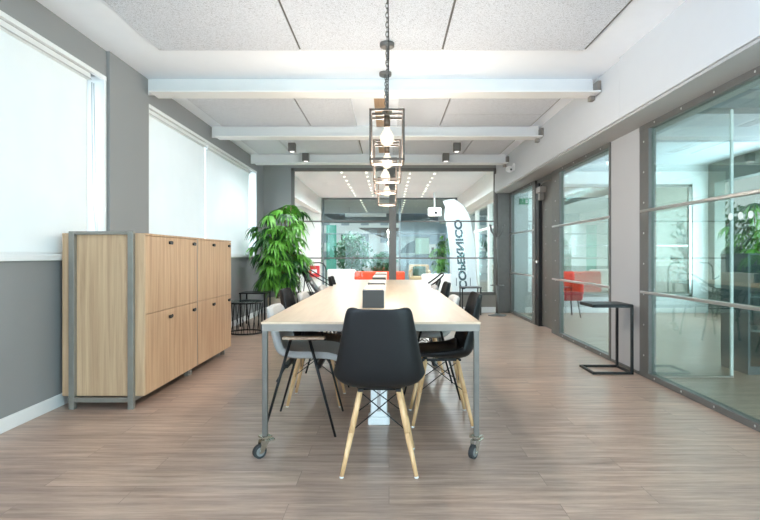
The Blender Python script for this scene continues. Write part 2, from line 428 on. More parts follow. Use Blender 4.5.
# back wall (glazed partition to the lobby)
GX0, GX1, GZ0, GZ1 = -1.90, 2.10, .34, 2.81
m = MB(); m.box(XL, GX0, YB, YB+.15, 0, ZC); m.box(GX0, GX1, YB, YB+.15, GZ1, ZC)
struct(m.build('wall_back', 'grey_wall'))
struct(MB().box(GX0, GX1, YB, YB+.15, 0, GZ0).build('wall_back_low', 'taupe'))
struct(MB().box(XL, XR, YB-.014, YB, 0, .11, .004).build('baseboard_back', 'white_paint'))
def glazing_y(name, x0, x1, z0, z1, y, xposts, zbars, mat='glass', fmat='steel_dark', fw=.06):
    r = sroot(name, (0, y, 0))
    def L(m, nm, mt): o = m.build(nm, mt, None, (0, y, 0)); o.location = (0, 0, 0); o.parent = r; return o
    m = MB()
    m.box(x0, x0+fw, y-.01, y+.07, z0, z1, .003); m.box(x1-fw, x1, y-.01, y+.07, z0, z1, .003)
    m.box(x0, x1, y-.01, y+.07, z1-fw, z1, .003); m.box(x0, x1, y-.01, y+.07, z0, z0+fw, .003)
    for a, c in xposts: m.box(a, c, y-.02, y+.08, z0, z1, .004)
    L(m, 'window_frame', fmat)
    for z in zbars:
        L(MB().box(x0+fw, x1-fw, y+.005, y+.045, z-.013, z+.013, .003), 'glazing_bar', fmat)
    m = MB(); xs = [x0+fw]+[v for p in xposts for v in p]+[x1-fw]
    for i in range(0, len(xs), 2): m.box(xs[i], xs[i+1], y+.022, y+.030, z0+fw, z1-fw)
    L(m, 'pane', mat); return r
glazing_y('window_5', GX0, GX1, GZ0, GZ1, YB, [(.0, .14)], [1.775, 1.06])
struct(MB().box(GX1, XR+.02, YB-.04, YB+.15, 0, 2.33, .004).build('trim_7', 'steel_dark'))

# right side: bulkhead, solid wall piece, glass wall units
struct(MB().box(2.08, 2.62, YR, YB+.15, 2.335, ZC).build('wall_right', 'bulkhead'))
m = MB(); m.box(2.05, 2.082, 4.63, YB, 2.335, 2.685, .003); struct(m.build('trim_8', 'bulkhead'))
m = MB(); m.box(2.05, 2.085, YR, 4.629, 2.335, ZC, .003); struct(m.build('trim_9', 'bulkhead'))
struct(MB().box(2.072, 2.60, YR, YB, 2.315, 2.336).build('trim_10', 'soffit'))
struct(MB().box(XR, XR+.14, 4.87, 5.50, 0, 2.32).build('wall_right_pier', 'grey_wall_light'))
struct(MB().box(XR-.012, XR, 4.88, 5.49, 0, .03, .003).build('baseboard_right', 'steel_dark'))

def glazing_x(name, y0, y1, x, fl=.10, fn=.05, z1=2.32, posts=(), bars=(.777, 1.525), mat='glass_green', rail=.05):
    """glass wall unit along Y; fn near jamb width, fl far jamb width; rivets along its steel"""
    r = sroot(name, (x, y0, 0))
    def L(m, nm, mt): o = m.build(nm, mt, None, (x, y0, 0)); o.location = (0, 0, 0); o.parent = r; return o
    m = MB()
    m.box(x-.01, x+.06, y0, y0+fn, 0, z1, .003); m.box(x-.01, x+.06, y1-fl, y1, 0, z1, .003)
    m.box(x-.012, x+.06, y0, y1, z1-.055, z1, .003); m.box(x-.012, x+.06, y0, y1, 0, rail, .003)
    for a, c in posts: m.box(x-.012, x+.06, a, c, 0, z1, .003)
    m.mi = 1
    yy = y0+.25
    while yy < y1-.1:
        for z in (z1-.028, .028): m.sph((x-.013, yy, z), .009, 8, 5, (.4, 1, 1))
        yy += .42
    for yc in ([y1-fl/2] if fl > .07 else [])+([y0+fn/2] if fn > .07 else []):
        z = .2
        while z < z1-.1: m.sph((x-.011, yc, z), .009, 8, 5, (.4, 1, 1)); z += .28
    L(m, 'window_frame', ['steel_dark', 'rivet'])
    for z in bars: L(MB().box(x-.016, x+.03, y0+fn*.4, y1-.02, z-.012, z+.012, .004), 'glazing_bar', 'steel_light')
    L(MB().box(x+.018, x+.028, y0+fn, y1-fl, rail, z1-.055), 'pane', mat); return r
glazing_x('window_6', -3.1, .55, XR, .06, .06)
glazing_x('window_7', .55, 4.86, XR, .17, .06, mat='glass_dimmed')
glazing_x('window_8', 5.50, 7.48, XR, .33, .045)
glazing_x('window_9', 8.34, 10.06, XR, .06, .16)

# sliding steel door between the far panes
d = sroot('door_1', (XR, 7.5, 0))
def LD(m, nm, mt): o = m.build(nm, mt, None, (XR, 7.5, 0)); o.location = (0, 0, 0); o.parent = d; return o
m = MB(); m.box(XR+.05, XR+.10, 7.50, 8.16, .02, 2.24, .003)
m.mi = 1
for yy in (7.6, 7.95):
    z = .25
    while z < 2.1: m.sph((XR+.049, yy, z), .008, 8, 5, (.4, 1, 1)); z += .26
LD(m, 'door_leaf', ['steel', 'rivet'])
LD(MB().box(XR+.02, XR+.12, 7.49, 8.33, 2.24, 2.32, .003), 'door_head', 'steel_dark')
LD(MB().box(XR+.00, XR+.12, 8.17, 8.335, 0, 2.25, .003), 'door_jamb', 'black_metal')
m = MB(); m.box(XR-.05, XR+.05, 7.92, 8.16, 2.08, 2.17, .006); m.box(XR-.03, XR+.04, 8.0, 8.1, 1.97, 2.09, .004); m.tube([(XR-.03, 7.95, 2.19), (XR-.05, 7.75, 2.21), (XR+.03, 7.62, 2.22)], .008, 6)
LD(m, 'door_closer', 'galv')
m = MB(); m.box(XR-.02, XR+.05, 8.21, 8.27, .985, 1.045, .006); m.sph((XR-.02, 8.24, 1.015), .02, 10, 8)
LD(m, 'door_handle', 'chrome')

# rooms behind the right glass
m = MB()
m.box(6.2, 6.4, YR, 5.0, 0, ZC); m.box(6.2, 6.4, 5.0, 9.9, 0, .5); m.box(6.2, 6.4, 5.0, 9.9, 2.5, ZC); m.box(6.2, 6.4, 9.9, YB+.15, 0, ZC)
m.box(6.2, 6.4, 7.3, 7.5, .5, 2.5)
struct(m.build('wall_far_right', 'dark_room'))
m = MB(); m.box(2.42, 2.9, YB, YB+.15, 0, ZC); m.box(5.9, 6.2, YB, YB+.15, 0, ZC); m.box(2.9, 5.9, YB, YB+.15, 2.5, ZC); m.box(2.9, 5.9, YB, YB+.15, 0, .3)
struct(m.build('wall_far_right_back', 'white_paint'))
glazing_y('window_10', 2.9, 5.9, .3, 2.5, YB+.03, [(4.3, 4.38)], [1.3], 'glass', 'steel_light')
ce = MB().box(2.63, 6.2, YR, 6.9, 2.62, 2.66).build('ceiling_side_room', 'woodwool'); struct(ce)
struct(MB().box(2.62, 6.2, 4.7, 4.9, 2.45, ZC-.002, .004).build('trim_11', 'slate'))
# free glass screen standing in the side room with frosted dots
g = sroot('window_11', (2.42, 4.75, 0))
def LG(m, nm, mt): o = m.build(nm, mt, None, (2.42, 4.75, 0)); o.location = (0, 0, 0); o.parent = g; return o
LG(MB().box(2.44, 3.12, 4.745, 4.757, .02, 2.45), 'pane', 'glass')
LG(MB().box(3.118, 3.142, 4.74, 4.762, .0, 2.45, .003), 'window_frame', 'white_plastic')
LG(MB().box(2.44, 3.14, 4.735, 4.767, 0, .02, .002), 'bottom_rail', 'galv')

# lobby beyond the back glass
struct(MB().box(-2.28, -2.1, YB+.15, 16.0, 2.41, ZC).build('wall_lobby_bulkhead', 'white_paint'))
struct(MB().box(-3.6, -3.4, YB+.15, 23.2, 0, ZC).build('wall_lobby_left', 'white_paint'))
struct(MB().box(-3.4, -2.28, YB+.15, 16.0, 2.62, 2.68).build('ceiling_alcove', 'white_ceiling'))
struct(MB().box(-3.4, -2.10, 16.0, 16.15, 0, ZC).build('wall_lobby_back', 'white_paint'))
struct(MB().box(2.1, 2.6, YB+.15, 23.2, 2.42, ZC+.1).build('wall_lobby_right', 'white_paint'))
m = MB(); 
struct(MB().box(-3.4, 6.2, 16.0, 23.2, ZC, ZC+.15).build('ceiling_lobby', 'lobby_grey'))
struct(MB().box(-3.4, 2.1, 22.2, 22.6, 2.50, ZC).build('trim_12', 'slate'))
glazing_y('window_12', -2.05, 2.1, 0, ZC, 16.0, [(.30, .36)], [1.77], 'glass', 'slate', .05)
struct(MB().box(.42, 2.6, 21.6, 21.75, 0, 2.5).build('wall_lobby_blue', 'blue_wall'))
struct(MB().box(-2.05, -1.72, 17.0, 17.02, 0, 2.1).build('window_13', 'glass_teal'))
# lobby right facade
r = sroot('window_14', (2.4, 10.3, 0))
m = MB(); 
for y in (10.3, 12.4, 14.2, 15.9, 18.0, 20.2, 23.0): m.box(2.36, 2.46, y-.05, y+.05, 0, 2.42, .004)
m.box(2.36, 2.46, 10.3, 23, 0, .1); m.box(2.36, 2.46, 10.3, 23, 2.33, 2.42); m.box(2.37, 2.45, 10.3, 23, 1.74, 1.79)
o = m.build('window_frame', 'white_paint', None, (2.4, 10.3, 0)); o.location = (0, 0, 0); o.parent = r
o = MB().box(2.405, 2.413, 10.3, 23, .1, 2.33).build('pane', 'glass', None, (2.4, 10.3, 0)); o.location = (0, 0, 0); o.parent = r

# ------------------------------------------------------------------ pendants, spots
def chain(m, x, y, z0, z1):
    z = z0; k = 0
    L = .036
    while z > z1+.004:
        zz = max(z-L, z1)
        pts = []
        for j in range(10):
            a = j*2*PI/10; r = .0085*math.cos(a); h = (z+zz)/2+((z-zz)/2+.003)*math.sin(a)
            pts.append((x+r, y, h) if k % 2 == 0 else (x, y+r, h))
        m.tube(pts, .0028, 4, True); z -= L*.86; k += 1
def pendant(i, x, y, zb, label):
    t = thing('pendant_lamp', (x, y, ZC-.03), label, 'lamp', 'cage pendants over the tables')
    zt = 2.035; h = .31; w = .105
    O = Vector((x, y, ZC-.03))
    def L(m, nm, mt, lb=None):
        o = m.build(nm, mt, None, tuple(O)); o.location = (0, 0, 0); o.parent = t
        return o
    zc = ZC-.03 if y < 4.4 or 5.45 < y < 7 or 7.45 < y < 8.9 else ZC
    L(MB().lathe([(.048, zc-.036), (.058, zc-.03), (.06, zc-.012), (.06, zc+.001)], (x, y, 0), 24), 'canopy', 'steel_dark')
    m = MB(); chain(m, x, y, zc-.03, zt+.03); L(m, 'chain', 'steel_dark')
    m = MB(); m.tube([(x+.006, y, zc-.03), (x+.012, y+.004, (zc+zt)/2), (x+.004, y, zt-.01)], .0035, 6); L(m, 'cord', 'black_metal')
    m = MB(); r = .0065
    for z in (zt, zt-h):
        for sx in (-1, 1):
            m.bar((x+sx*w, y-w-r, z), (x+sx*w, y+w+r, z), 2*r); m.bar((x-w, y+sx*w, z), (x+w, y+sx*w, z), 2*r)
    for sx in (-1, 1):
        for sy in (-1, 1): m.bar((x+sx*w, y+sy*w, zt-h), (x+sx*w, y+sy*w, zt), 2*r)
    m.bar((x-w, y, zt), (x+w, y, zt), 2*r)
    L(m, 'cage', 'bronze')
    m = MB(); m.cone((x, y, zt+.03), (x, y, zt-.02), .012, .018); m.cone((x, y, zt-.02), (x, y, zt-.085), .021, .021); L(m, 'socket', 'socket_brass')
    zb = zt-.085
    m = MB(); m.lathe([(.014, zb+.002), (.018, zb-.012), (.03, zb-.03), (.042, zb-.055), (.045, zb-.075), (.041, zb-.098), (.028, zb-.115), (.010, zb-.123)], (x, y, 0), 20)
    L(m, 'bulb', 'bulb')
PN = [3.38, 4.25, 5.02, 6.25]
pl = ['black wire cage pendant lamp nearest and largest in the row', 'wire cage pendant lamp second from the viewer, under the canopy on speckled board',
      'wire cage pendant lamp third in the row, canopy just before the first white beam', 'wire cage pendant lamp farthest and smallest, hanging lowest in the row']
for i, y in enumerate(PN):
    pendant(i, -.015*(y/4) if i != 2 else -.035, y, 1.93, pl[i])
def spot(x, y, zt, label):
    t = thing('ceiling_spotlight', (x, y, zt), label, 'spotlight', 'small cube spotlights on the ceiling')
    m = MB(); m.box(-.055, .055, -.055, .055, -.13, 0, .004); m.build('housing', 'steel_dark', t)
    m = MB(); m.cone((0, 0, -.1305), (0, 0, -.134), .035, .035, 16); m.build('lens', 'spot_lens', t)
spot(-1.50, 8.05, ZC-.03, 'small grey cube spotlight, left one of the pair nearer the viewer')
spot(1.05, 8.05, ZC-.03, 'small grey cube spotlight, right one of the pair nearer the viewer')
spot(-1.42, 8.875, ZC-.03, 'small grey cube spotlight at left against the near side of the last white beam')
spot(.97, 8.875, ZC-.03, 'small grey cube spotlight at right against the near side of the last white beam')
# lobby downlights
dl = None
for xi in (-1.0, -.48, .45, .98):
    for k in range(9):
        y = 11.0+k*.62+(.2 if xi > 0 else 0)
        if y > 15.9: continue
        if dl is None:
            m = MB(); m.lathe([(.045, ZC-.012), (.05, ZC-.001)], (0, 0, -ZC), 14); m.mi = 1; m.cone((0, 0, -.013), (0, 0, -.016), .022, .022, 14)
            dl = m.build('downlight', ['white_paint', 'down']); tag(dl, 'small round white downlight in the rows on the lobby ceiling beyond the glass', 'downlight', 'downlights on the lobby ceiling'); c = dl
        else:
            c = dl.copy(); C.objects.link(c)
        c.location = (xi, y, ZC)
for k in range(14):
    c = dl.copy(); C.objects.link(c); c.location = ((-.9, .5)[k % 2], 16.6+(k//2)*.75, ZC)
    c['label'] = 'tiny round downlight on the dark ceiling of the farthest lobby bay'; c['group'] = 'downlights of the far bay'

# security camera on the bulkhead
t = thing('security_camera', (2.06, 8.5, 2.56), 'white round security camera on the right bulkhead near the back', 'camera')
m = MB(); m.cone((.02, 0, 0), (-.03, 0, 0), .06, .06, 20); m.cone((-.03, 0, 0), (-.07, -.02, -.02), .02, .02, 12); m.build('mount', 'white_plastic', t)
m = MB(); m.cone((-.09, .06, -.03), (-.09, -.06, -.05), .05, .05, 20); m.sph((-.09, -.065, -.052), .046, 16, 10); m.build('camera_body', 'white_plastic', t)
m = MB(); m.sph((-.09, -.105, -.058), .016, 10, 8); m.build('lens', 'black_metal', t)

# ------------------------------------------------------------------ cabinets
def cabinet(y0, y1, label, near):
    x0, x1, z0, z1 = -2.39, -1.785, .088, 1.278
    cx, cy = (x0+x1)/2, (y0+y1)/2
    t = thing('storage_cabinet', (cx, cy, 0), label, 'cabinet', 'oak lockers along the left wall')
    def L(m, nm, mt, p=None):
        o = m.build(nm, mt, None, (cx, cy, 0)); o.location = (0, 0, 0); o.parent = p or t; return o
    L(MB().box(x0, x1-.022, y0+.022, y1-.004, z0, z1, .003), 'body', 'oak')
    if near: L(MB().box(x0, x1, y0, y0+.02, z0, z1, .006, 3), 'end_panel', 'oak_end')
    else: L(MB().box(x1-.023, x1-.004, y0+.004, y0+.018, z0, z1, .002), 'spine', 'cab_steel')
    m = MB(); s = .042
    ya = y0-.035 if near else y0
    for yy in ((ya, ya+.035), (y1-.04, y1-.006)):
        if yy[0] > y0 + .1 or near:
            for xx in ((-2.322, -2.322+s), (-1.895, -1.895+s)):
                if yy[0] < y0: m.box(xx[0], xx[1], yy[0], yy[1], 0, 1.293, .003)
                else: m.box(xx[0], xx[1], yy[0], yy[1], 0, z0-.001, .003)
            m.box(-2.33, -1.86, yy[0]+.004, yy[1]-.004, .05, .084, .003)
        if yy[0] < y0: m.box(-2.322+s+.0005, -1.8955, yy[0]+.001, yy[1], 1.268, 1.293, .003)
    if not near:
        for xx in ((-2.322, -2.322+s), (-1.895, -1.895+s)): m.box(xx[0], xx[1], y0+.01, y0+.045, 0, z0-.001, .003)
    m.box(-2.335, -2.30, y0, y1-.02, .055, .083); m.box(-1.89, -1.855, y0, y1-.02, .055, .083)
    L(m, 'steel_frame', 'cab_steel')
    ys = [y0+(.021 if near else .02), y0+.525, y1-.003]; zs = [z0+.001, .684, z1-.016]
    for j in range(2):
        for k in range(2):
            m = MB(); m.box(x1-.02, x1, ys[j]+.0007, ys[j+1]-.0007, zs[k]+.002, zs[k+1]-.002, .0015)
            dd = L(m, 'door', 'oak')
            zk = (.62, 1.22)[k]; yk = ys[j+1]-.10
            m = MB(); m.cone((x1-.001, yk, zk), (x1+.018, yk, zk), .013, .015, 12); L(m, 'knob', 'black_metal', dd)
            m = MB(); m.cone((x1-.001, yk+.055, zk), (x1+.006, yk+.055, zk), .014, .014, 12); L(m, 'lock', 'black_metal', dd)
    m = MB(); m.box(x0, x1+.001, y0+(0.001 if near else .006), y1-.003, z1-.014, z1+.002, .002); L(m, 'top', 'oak')
cabinet(3.80, 4.84, 'light oak locker cabinet nearest, with steel framed end panel beside the grey wall', True)
cabinet(4.845, 5.88, 'light oak locker cabinet behind the framed one, nearer the plant', False)

# ------------------------------------------------------------------ tables
def work_table(y0, y1, label):
    x0, x1 = -.708, .507; cx, cy = (x0+x1)/2, (y0+y1)/2
    t = thing('work_table', (cx, cy, 0), label, 'table', 'long steel framed work tables')
    def L(m, nm, mt, p=None):
        o = m.build(nm, mt, None, (cx, cy, 0)); o.location = (0, 0, 0); o.parent = p or t; return o
    m = MB(); m.box(x0, x1, y0, y1, .738, .750, .0015); m.mi = 1
    L(m, 'tabletop', ['table_wood', 'table_edge'])
    m = MB(); a = .004
    m.box(x0+a, x1-a, y0+a, y0+.03, .698, .7385, .002); m.box(x0+a, x1-a, y1-.03, y1-a, .698, .7385, .002)
    m.box(x0+a, x0+.034, y0+.03, y1-.03, .698, .7385, .002); m.box(x1-.034, x1-a, y0+.03, y1-.03, .698, .7385, .002)
    L(m, 'apron', 'galv')
    for sx, xx in ((-1, x0+.004), (1, x1-.038)):
        for yy in (y0+.004, y1-.038):
            L(MB().box(xx+.002, xx+.03, yy, yy+.028, .118, .699, .002), 'leg', 'steel')
            # swivel caster
            c = Vector((xx+.016, yy+.016, 0))
            m = MB(); m.box(c.x-.028, c.x+.028, c.y-.03, c.y+.03, .108, .118, .002); m.cone((c.x, c.y, .098), (c.x, c.y, .110), .022, .022, 16)
            RT = Matrix.Translation(c) @ Matrix.Rotation(-.85 if sx < 0 else -.65, 4, 'Z') @ Matrix.Translation(-c)
            ax = c+Vector((0, -.034, .038)); 
            for s_ in (-1, 1):
                o_ = s_*.018
                A = [(c.x+o_-.002, c.y-.030, .098), (c.x+o_-.002, c.y+.022, .098), (c.x+o_-.002, ax.y+.014, .030), (c.x+o_-.002, ax.y-.010, .030)]
                B = [(p[0]+.004, p[1], p[2]) for p in A]
                va = [m.bm.verts.new(p) for p in A]; vb = [m.bm.verts.new(p) for p in B]
                m.bm.faces.new(va); m.bm.faces.new(vb[::-1])
                for i in range(4): m.bm.faces.new((va[i], vb[i], vb[(i+1) % 4], va[(i+1) % 4]))
            m.box(c.x-.024, c.x+.024, c.y-.006, c.y+.05, .086, .096, .002)
            bmesh.ops.transform(m.bm, matrix=RT, verts=m.bm.verts)
            ca = L(m, 'caster', 'chrome')
            m = MB(); wx = c.x
            m.cone((wx-.012, ax.y, .0375), (wx+.012, ax.y, .0375), .0375, .0375, 28)
            m.mi = 1; m.cone((wx-.0135, ax.y, .0375), (wx+.0135, ax.y, .0375), .025, .025, 20); m.mi = 2; m.cone((wx-.022, ax.y, .0375), (wx+.022, ax.y, .0375), .008, .008, 10)
            bmesh.ops.transform(m.bm, matrix=RT, verts=m.bm.verts)
            o = m.build('wheel', ['rubber', 'rubber_grey', 'chrome'], None, (cx, cy, 0)); o.location = (0, 0, 0); o.parent = ca
    return t
work_table(2.87, 5.296, 'long pale birch work table on casters, nearest the viewer')
work_table(5.30, 7.80, 'second pale birch work table behind the first, towards the glass wall')

def table_box(x0, x1, y0, y1, lab):
    t = thing('cable_box', ((x0+x1)/2, y0, .75), lab, 'box', 'dark boxes along the middle of the tables')
    cx = (x1-x0)/2; d_ = y1-y0; h = .122; k = .006
    m = MB(); m.box(-cx, cx, 0, k, 0, h, .001); m.box(-cx, -cx+k, k, d_-k, 0, h, .001); m.box(-cx, cx, d_-k, d_, 0, h, .001); m.box(-cx+k, cx-k, k, d_-k, 0, k)
    m.box(-cx+k, cx-k, k, .13, h-.03, h-.024)
    m.build('box_body', 'box_black', t)
    m = MB(); m.box(cx-k+.001, cx+.006, k, d_-.002, 0, h+.001, .001); m.build('side_panel', 'box_cream', t, label='cream side panel')
    m = MB(); m.box(-cx+.003, cx-k, .13, d_-.003, h-.006, h+.003, .001); m.build('lid', 'box_cream', t, label='cream lid over the rear part')
for (a, c), lb in zip(((3.63, 4.30), (4.55, 5.15), (5.75, 6.5), (6.8, 7.5)), ('nearest dark box with cream lid on the first table, behind the black chair',
        'second dark box with cream lid, at the far end of the first table', 'third dark box with cream lid, on the near end of the second table', 'farthest dark box with cream lid on the second table')):
    table_box(-.185, -.035, a, c, lb)
# white floor power column under the table
t = thing('power_column', (-.067, 3.47, 0), 'white plastic power column standing under the first table', 'power column')
m = MB(); m.box(-.072, .072, -.06, .06, 0, .055, .012, 3); m.build('foot', 'white_plastic', t)
m = MB(); m.box(-.055, .055, -.045, .045, .05, .734, .012, 3); m.mi = 1; m.box(-.012, .012, -.0465, -.044, .09, .70); m.build('column', ['white_plastic', 'steel_light'], t)

# ------------------------------------------------------------------ chairs
def shell_mesh(prof, nu=14, th=.012):
    """prof rows: (y, z, half_width, side_curl, corner)"""
    m = MB(); G = []
    P = [Vector((0, p[0], p[1])) for p in prof]
    n = len(prof)
    for i, p in enumerate(prof):
        a = P[max(i-1, 0)]; c = P[min(i+1, n-1)]
        t_ = (c-a).normalized(); nn = Vector((0, t_.z, -t_.y))
        if nn.z < 0 and i < n/2: nn = -nn
        nn = Vector((0, abs(t_.z), 0)) + Vector((0, 0, abs(t_.y))); nn.normalize()
        row = []
        for j in range(nu+1):
            u = -1+2*j/nu
            x = p[2]*(math.sin(u*PI/2*.86)/math.sin(PI/2*.86))
            off = p[3]*abs(u)**2.6
            v = P[i]+nn*off; v.x = x
            if len(p) > 4: v.z += p[4]*u*u
            row.append(m.bm.verts.new(v))
        G.append(row)
    for A, B in zip(G, G[1:]):
        for j in range(nu):
            f = m.bm.faces.new((A[j], A[j+1], B[j+1], B[j])); f.smooth = True
    return m
def finish(o, th, sub=1, off=-1):
    s = o.modifiers.new('thickness', 'SOLIDIFY'); s.thickness = th; s.offset = off
    if sub: q = o.modifiers.new('smooth', 'SUBSURF'); q.levels = sub; q.render_levels = sub
    return o

def side_chair():
    t = thing('side_chair', (0, 0, 0), 'x', 'chair', 'black shell chairs with wooden legs')
    prof = [(.235, .425, .150, .000), (.225, .440, .185, .004), (.17, .447, .212, .018), (.08, .440, .224, .036), (-.02, .430, .234, .055), (-.10, .426, .238, .075),
            (-.165, .434, .240, .09), (-.208, .466, .240, .10), (-.230, .525, .232, .10), (-.243, .60, .214, .085), (-.256, .68, .199, .07), (-.268, .76, .182, .06), (-.276, .81, .172, .052, .010), (-.280, .835, .161, .046, .014), (-.282, .849, .142, .04, .012), (-.282, .855, .112, .035, .008)]
    o = finish(shell_mesh(prof).build('shell', 'black_shell', t), .011)
    cush = [(.215, .452, .15, .0), (.17, .462, .19, .01), (.08, .460, .20, .025), (-.02, .452, .205, .04), (-.10, .450, .20, .055), (-.15, .458, .19, .07)]
    o = finish(shell_mesh(cush).build('seat_cushion', 'black_cushion', t), .022, 1, 0)
    tops = [(sx*.098, sy*.105, .422) for sx in (-1, 1) for sy in (-1, 1)]
    feet = [(sx*.188, sy*.195, 0) for sx in (-1, 1) for sy in (-1, 1)]
    for a, f in zip(tops, feet):
        a = Vector(a); f = Vector(f); m = MB()
        m.cone(f+Vector((0, 0, .006)), f.lerp(a, .5), .0105, .0155, 14); m.cone(f.lerp(a, .5), a, .0155, .0150, 14)
        lg = m.build('leg', 'beech', t)
        m = MB(); m.cone(f, f+Vector((0, 0, .007)), .011, .011, 12); m.build('foot_pad', 'white_plastic', lg)
    m = MB()
    def on(i, s): return Vector(feet[i]).lerp(Vector(tops[i]), s)
    for i, j in ((0, 1), (2, 3), (0, 2), (1, 3)):
        m.tube([on(i, .52), on(j, .97)], .0032, 6); m.tube([on(j, .52), on(i, .97)], .0032, 6)
    for i in range(4): a = on(i, .52); m.sph(a, .009, 8, 6)
    m.tube([on(0, 1.0), on(1, 1.0), on(3, 1.0), on(2, 1.0)], .006, 6, True)
    for sx in (-1, 1):
        m.box(sx*.098-.014, sx*.098+.014, -.13, .13, .414, .428, .002)
    m.box(-.11, .11, -.02, .02, .416, .430, .002)
    for sx in (-1, 1):
        for sy in (-1, 1): m.cone((sx*.098, sy*.105, .425), (sx*.11, sy*.11, .443), .012, .014, 10)
    m.build('cross_brace', 'black_metal', t)
    return t
def armchair():
    t = thing('armchair', (0, 0, 0), 'x', 'armchair', 'grey fabric armchairs with wooden armrests')
    prof = [(.235, .425, .17, .0), (.23, .455, .20, .0), (.15, .468, .222, .008), (.04, .460, .230, .018), (-.06, .455, .232, .03), (-.13, .465, .230, .045),
            (-.175, .50, .228, .055), (-.195, .56, .225, .055), (-.21, .63, .218, .05), (-.228, .70, .208, .045), (-.242, .76, .190, .04), (-.247, .785, .165, .035)]
    finish(shell_mesh(prof).build('upholstered_shell', 'grey_fabric', t), .045, 2, -1)
    for sx in (-1, 1):
        m = MB()
        for a, c in (((sx*.262, -.05, .601), (sx*.262, -.222, .0)), ((sx*.262, .065, .601), (sx*.262, .225, .0))):
            m.cone(c, Vector(c).lerp(Vector(a), 1), .0075, .0095, 10)
        m.build('leg_pair', 'black_metal', t)
        m = MB(); m.box(sx*.262-.026, sx*.262+.026, -.10, .16, .600, .618, .008, 3); m.build('armrest', 'arm_wood', t, label='pale wooden armrest')
    m = MB()
    for y in (-.135, .135): m.tube([(-.262, y, .34), (-.2, y*.8, .40), (.2, y*.8, .40), (.262, y, .34)], .007, 6)
    m.box(-.15, .15, -.12, -.09, .398, .42, .002); m.box(-.15, .15, .09, .12, .398, .42, .002)
    m.build('under_frame', 'black_metal', t)
    return t
sc = side_chair(); ac = armchair(); E, W_ = -PI/2, PI/2
place(sc, (-.05, 2.81, 0), 0, 'black shell chair with wooden legs at the table head, back to viewer')
SCG = 'black shell chairs with wooden legs'
for loc, rz, lb in (((-.555, 4.02, 0), E, 'black shell chair on the left side of the first table, between two grey armchairs'),
                    ((-.46, 6.35, 0), E, 'black shell chair on the left side of the second table, farthest on that side'),
                    ((.35, 3.57, 0), W_, 'black shell chair nearest on the right side, tucked under the first table'),
                    ((.31, 5.0, 0), W_, 'black shell chair on the right side where the two tables meet')):
    place(copy_tree(sc), loc, rz, lb)
place(ac, (-.555, 3.465, 0), E, 'grey fabric armchair nearest on the left side, wooden armrest in front of the apron')
for loc, rz, lb in (((-.565, 4.66, 0), E, 'grey fabric armchair second on the left side, beyond the black chair back'),
                    ((-.52, 5.7, 0), E, 'grey fabric armchair on the left side of the second table'),
                    ((.33, 4.28, 0), W_, 'grey fabric armchair nearest on the right side, between two black chairs'),
                    ((.29, 5.72, 0), W_, 'grey fabric armchair on the right side of the second table')):
    place(copy_tree(ac), loc, rz, lb)
# tubular armchair at the far right end
def tub_chair():
    t = thing('tubular_armchair', (0, 0, 0), 'x', 'armchair')
    m = MB()
    for sx in (-1, 1):
        m.tube([(sx*.26, .24, 0), (sx*.26, .20, .42), (sx*.27, .17, .60), (sx*.27, .08, .655), (sx*.27, -.12, .70), (sx*.25, -.26, .80), (sx*.18, -.32, .86), (0, -.34, .875)], .011, 8)
        m.tube([(sx*.26, -.25, 0), (sx*.25, -.17, .42), (sx*.27, -.05, .68)], .011, 8)
        m.tube([(sx*.26, .21, .42), (sx*.25, -.18, .42)], .009, 6)
    m.build('tube_frame', 'black_metal', t)
    pr = [(.22, .43, .22, 0), (.1, .44, .235, .01), (-.1, .43, .235, .02), (-.18, .46, .23, .03), (-.23, .58, .22, .03), (-.28, .70, .20, .03), (-.31, .79, .17, .03)]
    finish(shell_mesh(pr).build('sling_seat', 'black_cushion', t), .012)
    return t
tc_ = tub_chair(); place(tc_, (.40, 7.05, 0), W_, 'black tubular armchair with looped arms at the far right of the second table')

# lounge chair of thin black rods near the plant
t = thing('rod_lounge_chair', (-1.16, 9.1, 0), 'black lounge chair of slanting thin rods between the plant and the far table end', 'lounge chair')
m = MB()
for sy in (-.28, .28):
    m.tube([(-.34, sy, .90), (.34, sy*1.1, .50), (.36, sy*1.1, 0)], .010, 8); m.tube([(-.34, sy, .90), (.02, sy, 0)], .010, 8)
    m.tube([(-.34, sy, .90), (-.12, sy, .45), (.30, sy, .38)], .008, 8); m.tube([(-.34, sy, .9), (-.42, sy, .0)], .009, 8)
m.tube([(-.34, -.28, .90), (-.34, .28, .90)], .010, 8); m.tube([(.36, -.3, .0), (.36, .3, 0)], .010, 8)
m.build('rod_frame', 'black_metal', t)
m = MB(); pts = [(-.335, .89), (-.20, .66), (-.06, .46), (.04, .385), (.18, .40), (.30, .46)]
for a, c in zip(pts, pts[1:]): m.quad((a[0], -.25, a[1]), (c[0], -.25, c[1]), (c[0], .25, c[1]), (a[0], .25, a[1]), True)
finish(m.build('sling', 'black_cushion', t), .012, 0)
# arched tube stand beyond the glass
m = MB(); 
for sx, x in ((1, -1.38), (-1, -2.36)):
    m.tube([(x, 11.4, 0), (x, 11.4, .60), (x, 11.4, .78)]+[(x-sx*.13*(1-math.cos(a)), 11.4, .78+.17*math.sin(a)) for a in (.3, .6, .9, 1.2, PI/2)]+[(x-sx*.30, 11.4, .95)], .014, 8)
m.tube([(-1.38, 11.4, .02), (-2.36, 11.4, .02)], .014, 8)
for x in (-1.38, -2.36): m.tube([(x, 11.15, .014), (x, 11.65, .014)], .014, 8)
tag(m.build('tube_stand', 'black_metal', None, (-1.87, 11.4, 0)), 'black tube stand with inward bent uprights just beyond the back glass', 'stand')

